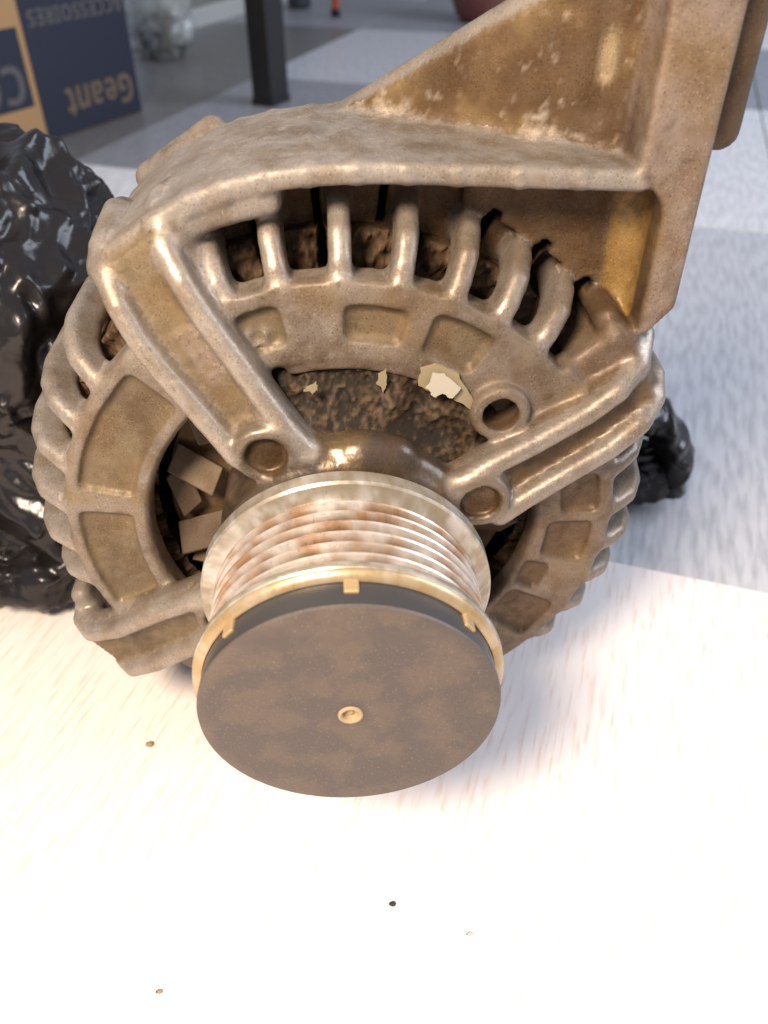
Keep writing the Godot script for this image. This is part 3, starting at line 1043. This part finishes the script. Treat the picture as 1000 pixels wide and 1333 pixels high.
func build_background() -> void:
	var bb := ground_frame()
	# wall with a pale skirting, far behind on the left
	var wall := part("wall", rounded_box(Vector3(0.08, 0.9, 2.4), 0.004), mat("wall_paint", Color(0.20, 0.20, 0.17), 0.8), self)
	tag(wall, "", "", "", "structure")
	wall.basis = bb
	wall.position = bb * Vector3(-0.845, 0.435, -2.55)
	var sk := part("skirting", rounded_box(Vector3(0.012, 0.03, 2.4), 0.002), mat("skirting_pale", Color(0.48, 0.48, 0.45), 0.5), wall)
	sk.position = Vector3(0.0475, -0.435, 0)
	# printed carton, standing upside down
	var d := Vector3(-0.4946, 0, 0.8691)
	var n := Vector3(0.8691, 0, 0.4946)
	var corner := w(Vector3(-227.7, FLOOR_Y, -959.3))
	var box_b := Basis(-d, Vector3.UP, n)
	var carton := thing("carton", corner + d * 0.15 - n * 0.1, "brown carton with a dark blue printed side, standing upside down on the floor", "box")
	carton.basis = box_b
	part("carton_body", rounded_box(Vector3(0.34, 0.21, 0.2), 0.002, Vector3(-0.02, 0.105, 0)), mat("kraft", Color(0.36, 0.215, 0.095), 0.8), carton)
	var blue := part("printed_panel", rounded_box(Vector3(0.150, 0.208, 0.0012), 0.0004, Vector3(0.075, 0.1055, 0.1005)), mat("blue_print", Color(0.012, 0.015, 0.030), 0.6), carton)
	var words := mat("print_tan", Color(0.13, 0.09, 0.055), 0.7)
	var pale := mat("print_pale", Color(0.085, 0.078, 0.08), 0.7)
	lettering("Geant", 0.104, 0.030, Vector3(0.088, 0.031, 0.1013), words, blue)
	lettering("ACCESSOIRES", 0.138, 0.015, Vector3(0.077, 0.112, 0.1013), pale, blue)
	var dark := part("printed_panel", rounded_box(Vector3(0.12, 0.070, 0.0012), 0.0004, Vector3(-0.068, 0.072, 0.1005)), M.blue_print, carton)
	lettering("CG", 0.06, 0.036, Vector3(-0.045, 0.06, 0.1013), pale, dark)
	# table leg
	var leg := thing("table_leg", w(Vector3(-76, FLOOR_Y, -999)), "black square steel table leg standing on the floor", "table leg")
	leg.rotation.y = deg_to_rad(-28.0)
	var steel := mat("black_paint", Color(0.012, 0.012, 0.013), 0.4)
	part("leg_tube", rounded_box(Vector3(0.029, 0.73, 0.040), 0.0025, Vector3(0, 0.372, 0)), steel, leg)
	part("foot_pad", rounded_box(Vector3(0.031, 0.008, 0.042), 0.0015, Vector3(0, 0.004, 0)), mat("black_rubber", Color(0.008, 0.008, 0.008), 0.7), leg)
	# clear plastic bag of odds and ends beside the carton
	var clear := StandardMaterial3D.new()
	clear.resource_name = "clear_film"
	clear.albedo_color = Color(0.75, 0.77, 0.75, 0.30)
	clear.transparency = BaseMaterial3D.TRANSPARENCY_ALPHA
	clear.roughness = 0.16
	var pack := thing("clear_plastic_bag", w(Vector3(-252, FLOOR_Y, -1300)), "crumpled clear plastic bag of grey parts behind the carton", "plastic bag")
	part("film", crumpled(Vector3(0, 0.052, 0), Vector3(0.046, 0.052, 0.04), 2.6, 0.012, 60, 40, 91, 40.0), clear, pack)
	part("contents", crumpled(Vector3(0, 0.03, 0), Vector3(0.032, 0.028, 0.026), 2.4, 0.01, 40, 26, 92, 50.0), mat("grey_parts", Color(0.10, 0.105, 0.10), 0.5), pack)
	# orange rod, dark foot, red-brown pot near the top edge
	var rod := thing("orange_rod", w(Vector3(11, FLOOR_Y, -1723)), "thin upright orange plastic rod far back on the floor", "rod")
	part("rod_tube", turned([[0.001, 0.004], [0.0065, 0.004], [0.0065, 0.32], [0.001, 0.325]], 20), mat("orange_plastic", Color(0.48, 0.055, 0.02), 0.45), rod)
	part("rod_foot", turned([[0.001, 0.0], [0.009, 0.0], [0.009, 0.012], [0.0065, 0.014]], 20), M.black_rubber, rod)
	var foot := thing("furniture_foot", w(Vector3(-62, FLOOR_Y, -1850)), "dark round furniture foot far back, right of the table leg", "furniture foot")
	part("foot_post", turned([[0.001, 0.0], [0.020, 0.0], [0.024, 0.006], [0.026, 0.25], [0.001, 0.25]], 28), mat("dark_slate", Color(0.03, 0.04, 0.05), 0.5), foot)
	var pot := thing("clay_pot", w(Vector3(290, FLOOR_Y, -1660)), "rounded red-brown pot on the floor behind the bracket", "pot")
	part("pot_body", turned([[0.001, 0.0], [0.040, 0.0], [0.052, 0.010], [0.064, 0.040], [0.068, 0.075], [0.062, 0.115], [0.050, 0.135], [0.047, 0.132], [0.058, 0.11], [0.060, 0.07], [0.04, 0.02], [0.001, 0.015]], 48), mat("clay", Color(0.15, 0.050, 0.038), 0.5), pot)

# lettering laid on a panel, upside down
func lettering(words: String, width: float, height: float, at: Vector3, m: Material, parent: Node) -> void:
	var t := TextMesh.new()
	var f := SystemFont.new()
	f.font_names = PackedStringArray(["Droid Sans"])
	f.font_weight = 700
	t.font = f
	t.text = words
	t.font_size = 48
	t.pixel_size = 0.001
	t.depth = 0.0004
	var o := part("lettering", t, m, parent)
	var bx := t.get_aabb()
	o.scale = Vector3(width / maxf(bx.size.x, 0.001), height / 0.036, 1.0)
	o.rotation.z = PI
	o.position = at

# turned about the y axis, metres, [r, y] from below upward on the outside
func turned(prof: Array, segs: int) -> ArrayMesh:
	var p := PackedVector3Array()
	for q in prof:
		for s in segs + 1:
			var t := TAU * (s % segs) / segs
			p.append(Vector3(q[0] * cos(t), q[1], q[0] * sin(t)))
	return grid_mesh(p, segs + 1, prof.size(), true, PackedColorArray(), PackedVector2Array(), true)

# a crumpled film lump: rounded block with creased facets; never below y = 0.0006
func crumpled(c: Vector3, semi: Vector3, power: float, amp: float, nu: int, nv: int, seed_: int, freq: float) -> ArrayMesh:
	var cells := noise(FastNoiseLite.TYPE_CELLULAR, freq, 1, seed_)
	cells.cellular_return_type = FastNoiseLite.RETURN_DISTANCE2_SUB
	var ridge := noise(FastNoiseLite.TYPE_SIMPLEX, freq * 0.8, 1, seed_ + 1)
	var soft := noise(FastNoiseLite.TYPE_SIMPLEX, freq * 0.35, 3, seed_ + 2)
	var folds := []
	var rng := RandomNumberGenerator.new()
	rng.seed = seed_
	for i in 18:
		folds.append([Vector3(rng.randf_range(-1, 1), rng.randf_range(-1, 1), rng.randf_range(-1, 1)).normalized(), (0.62 + 0.25 * i) * freq, rng.randf() * 9.0])
	var p := PackedVector3Array()
	for j in nv:
		for i in nu + 1:
			var a := TAU * (i % nu) / nu
			var b := PI * (j / (nv - 1.0) - 0.5)
			var u := Vector3(cos(b) * cos(a), sin(b), cos(b) * sin(a))
			var k := pow(pow(absf(u.x), power) + pow(absf(u.y), power) + pow(absf(u.z), power), -1.0 / power)
			var q := u * k * semi
			var wq := q + Vector3(soft.get_noise_3d(q.x, q.y, q.z), soft.get_noise_3d(q.y, q.z + 9.0, q.x), soft.get_noise_3d(q.z, q.x, q.y + 5.0)) * amp * 2.2
			var h := 1.2 * soft.get_noise_3dv(q * 1.4) + 0.3 * (1.0 - absf(ridge.get_noise_3dv(wq * Vector3(1.0, 0.5, 1.0))) * 2.2) - 0.3
			for fl in folds:
				var s: float = wq.dot(fl[0]) * fl[1] + fl[2]
				var here := clampf(0.35 + 2.2 * soft.get_noise_3dv(wq * 1.7 + fl[0] * fl[2]), 0.0, 1.0)
				h += (absf(fposmod(s, 1.0) - 0.5) * 2.0 - 0.5) * 0.46 * here * freq / fl[1]
			q += u * h * amp
			q += c
			q.y = maxf(q.y, 0.0006)
			p.append(q)
	return grid_mesh(p, nu + 1, nv, false, PackedColorArray(), PackedVector2Array(), true)

func build_bag() -> void:
	var bag := thing("plastic_bag", w(Vector3(-166, BOARD_Y, -168)), "crumpled shiny black plastic bag heaped behind the alternator", "plastic bag")
	part("bag_body", crumpled(Vector3(0, 0.069, 0), Vector3(0.100, 0.088, 0.054), 2.8, 0.0105, 560, 320, 81, 26.0), M.bag_film, bag)
	part("bag_fold", crumpled(Vector3(0.012, 0.016, 0.036), Vector3(0.085, 0.018, 0.028), 2.4, 0.007, 300, 90, 83, 45.0), M.bag_film, bag)
	var tail := part("bag_tail", crumpled(Vector3(0, 0.014, 0), Vector3(0.058, 0.016, 0.019), 2.3, 0.0045, 360, 110, 85, 60.0), M.bag_film, bag)
	tail.position = w(Vector3(92, FLOOR_Y, -187)) - bag.position
	# loop handle
	var path := Curve3D.new()
	for q in [Vector3(84, -66, -190), Vector3(106, -51, -188), Vector3(124, -46, -186), Vector3(137, -51, -185), Vector3(146, -68, -186), Vector3(147, -86, -188)]:
		path.add_point(w(q) - bag.position)
	for i in path.point_count:
		var a := path.get_point_position(maxi(0, i - 1))
		var b := path.get_point_position(mini(path.point_count - 1, i + 1))
		path.set_point_in(i, (a - b) * 0.17)
		path.set_point_out(i, (b - a) * 0.17)
	var n1 := noise(FastNoiseLite.TYPE_CELLULAR, 90.0, 1, 87)
	n1.cellular_return_type = FastNoiseLite.RETURN_DISTANCE2_SUB
	var p := PackedVector3Array()
	var total := path.get_baked_length()
	for j in 90:
		var s := total * j / 89.0
		var c := path.sample_baked(s)
		var tg := (path.sample_baked(minf(s + 0.001, total)) - path.sample_baked(maxf(s - 0.001, 0.0))).normalized()
		var side := tg.cross(Vector3(0, 0, 1)).normalized()
		for i in 49:
			var t := TAU * (i % 48) / 48.0
			var dirv := side * cos(t) * 0.005 + Vector3(0, 0, 1) * sin(t) * 0.013
			var q := c + dirv
			q += dirv.normalized() * (absf(n1.get_noise_3dv(q * Vector3(1, 1, 0.4))) - 0.4) * 0.006
			p.append(q)
	part("bag_handle", grid_mesh(p, 49, 90, true, PackedColorArray(), PackedVector2Array(), true), M.bag_film, bag)

func build_crumbs() -> void:
	var brown := mat("crumb_brown", Color(0.30, 0.20, 0.11), 0.8)
	var dark := mat("crumb_dark", Color(0.035, 0.022, 0.015), 0.8)
	var pale := mat("crumb_pale", Color(0.52, 0.45, 0.36), 0.8)
	for s in [[Vector3(-63.8, BOARD_Y, -53.2), 1.3, brown, "small brown crumb on the board, left of the pulley cap"], [Vector3(8.8, BOARD_Y, 0.7), 1.0, dark, "dark crumb on the board straight in front of the pulley cap"], [Vector3(28.1, BOARD_Y, 9.5), 0.8, pale, "pale crumb on the board, right of the dark crumb in front of the cap"], [Vector3(-49.5, BOARD_Y, 18.7), 0.8, brown, "tiny brown crumb near the front left of the board"]]:
		var r: float = s[1] * 0.001
		var o := part("crumb", crumpled(Vector3(0, r * 0.5, 0), Vector3(r, r * 0.6, r * 0.8), 2.2, r * 0.25, 20, 12, 95, 700.0), s[2], self)
		o.position = w(s[0])
		tag(o, s[3], "crumb", "crumbs on the board")
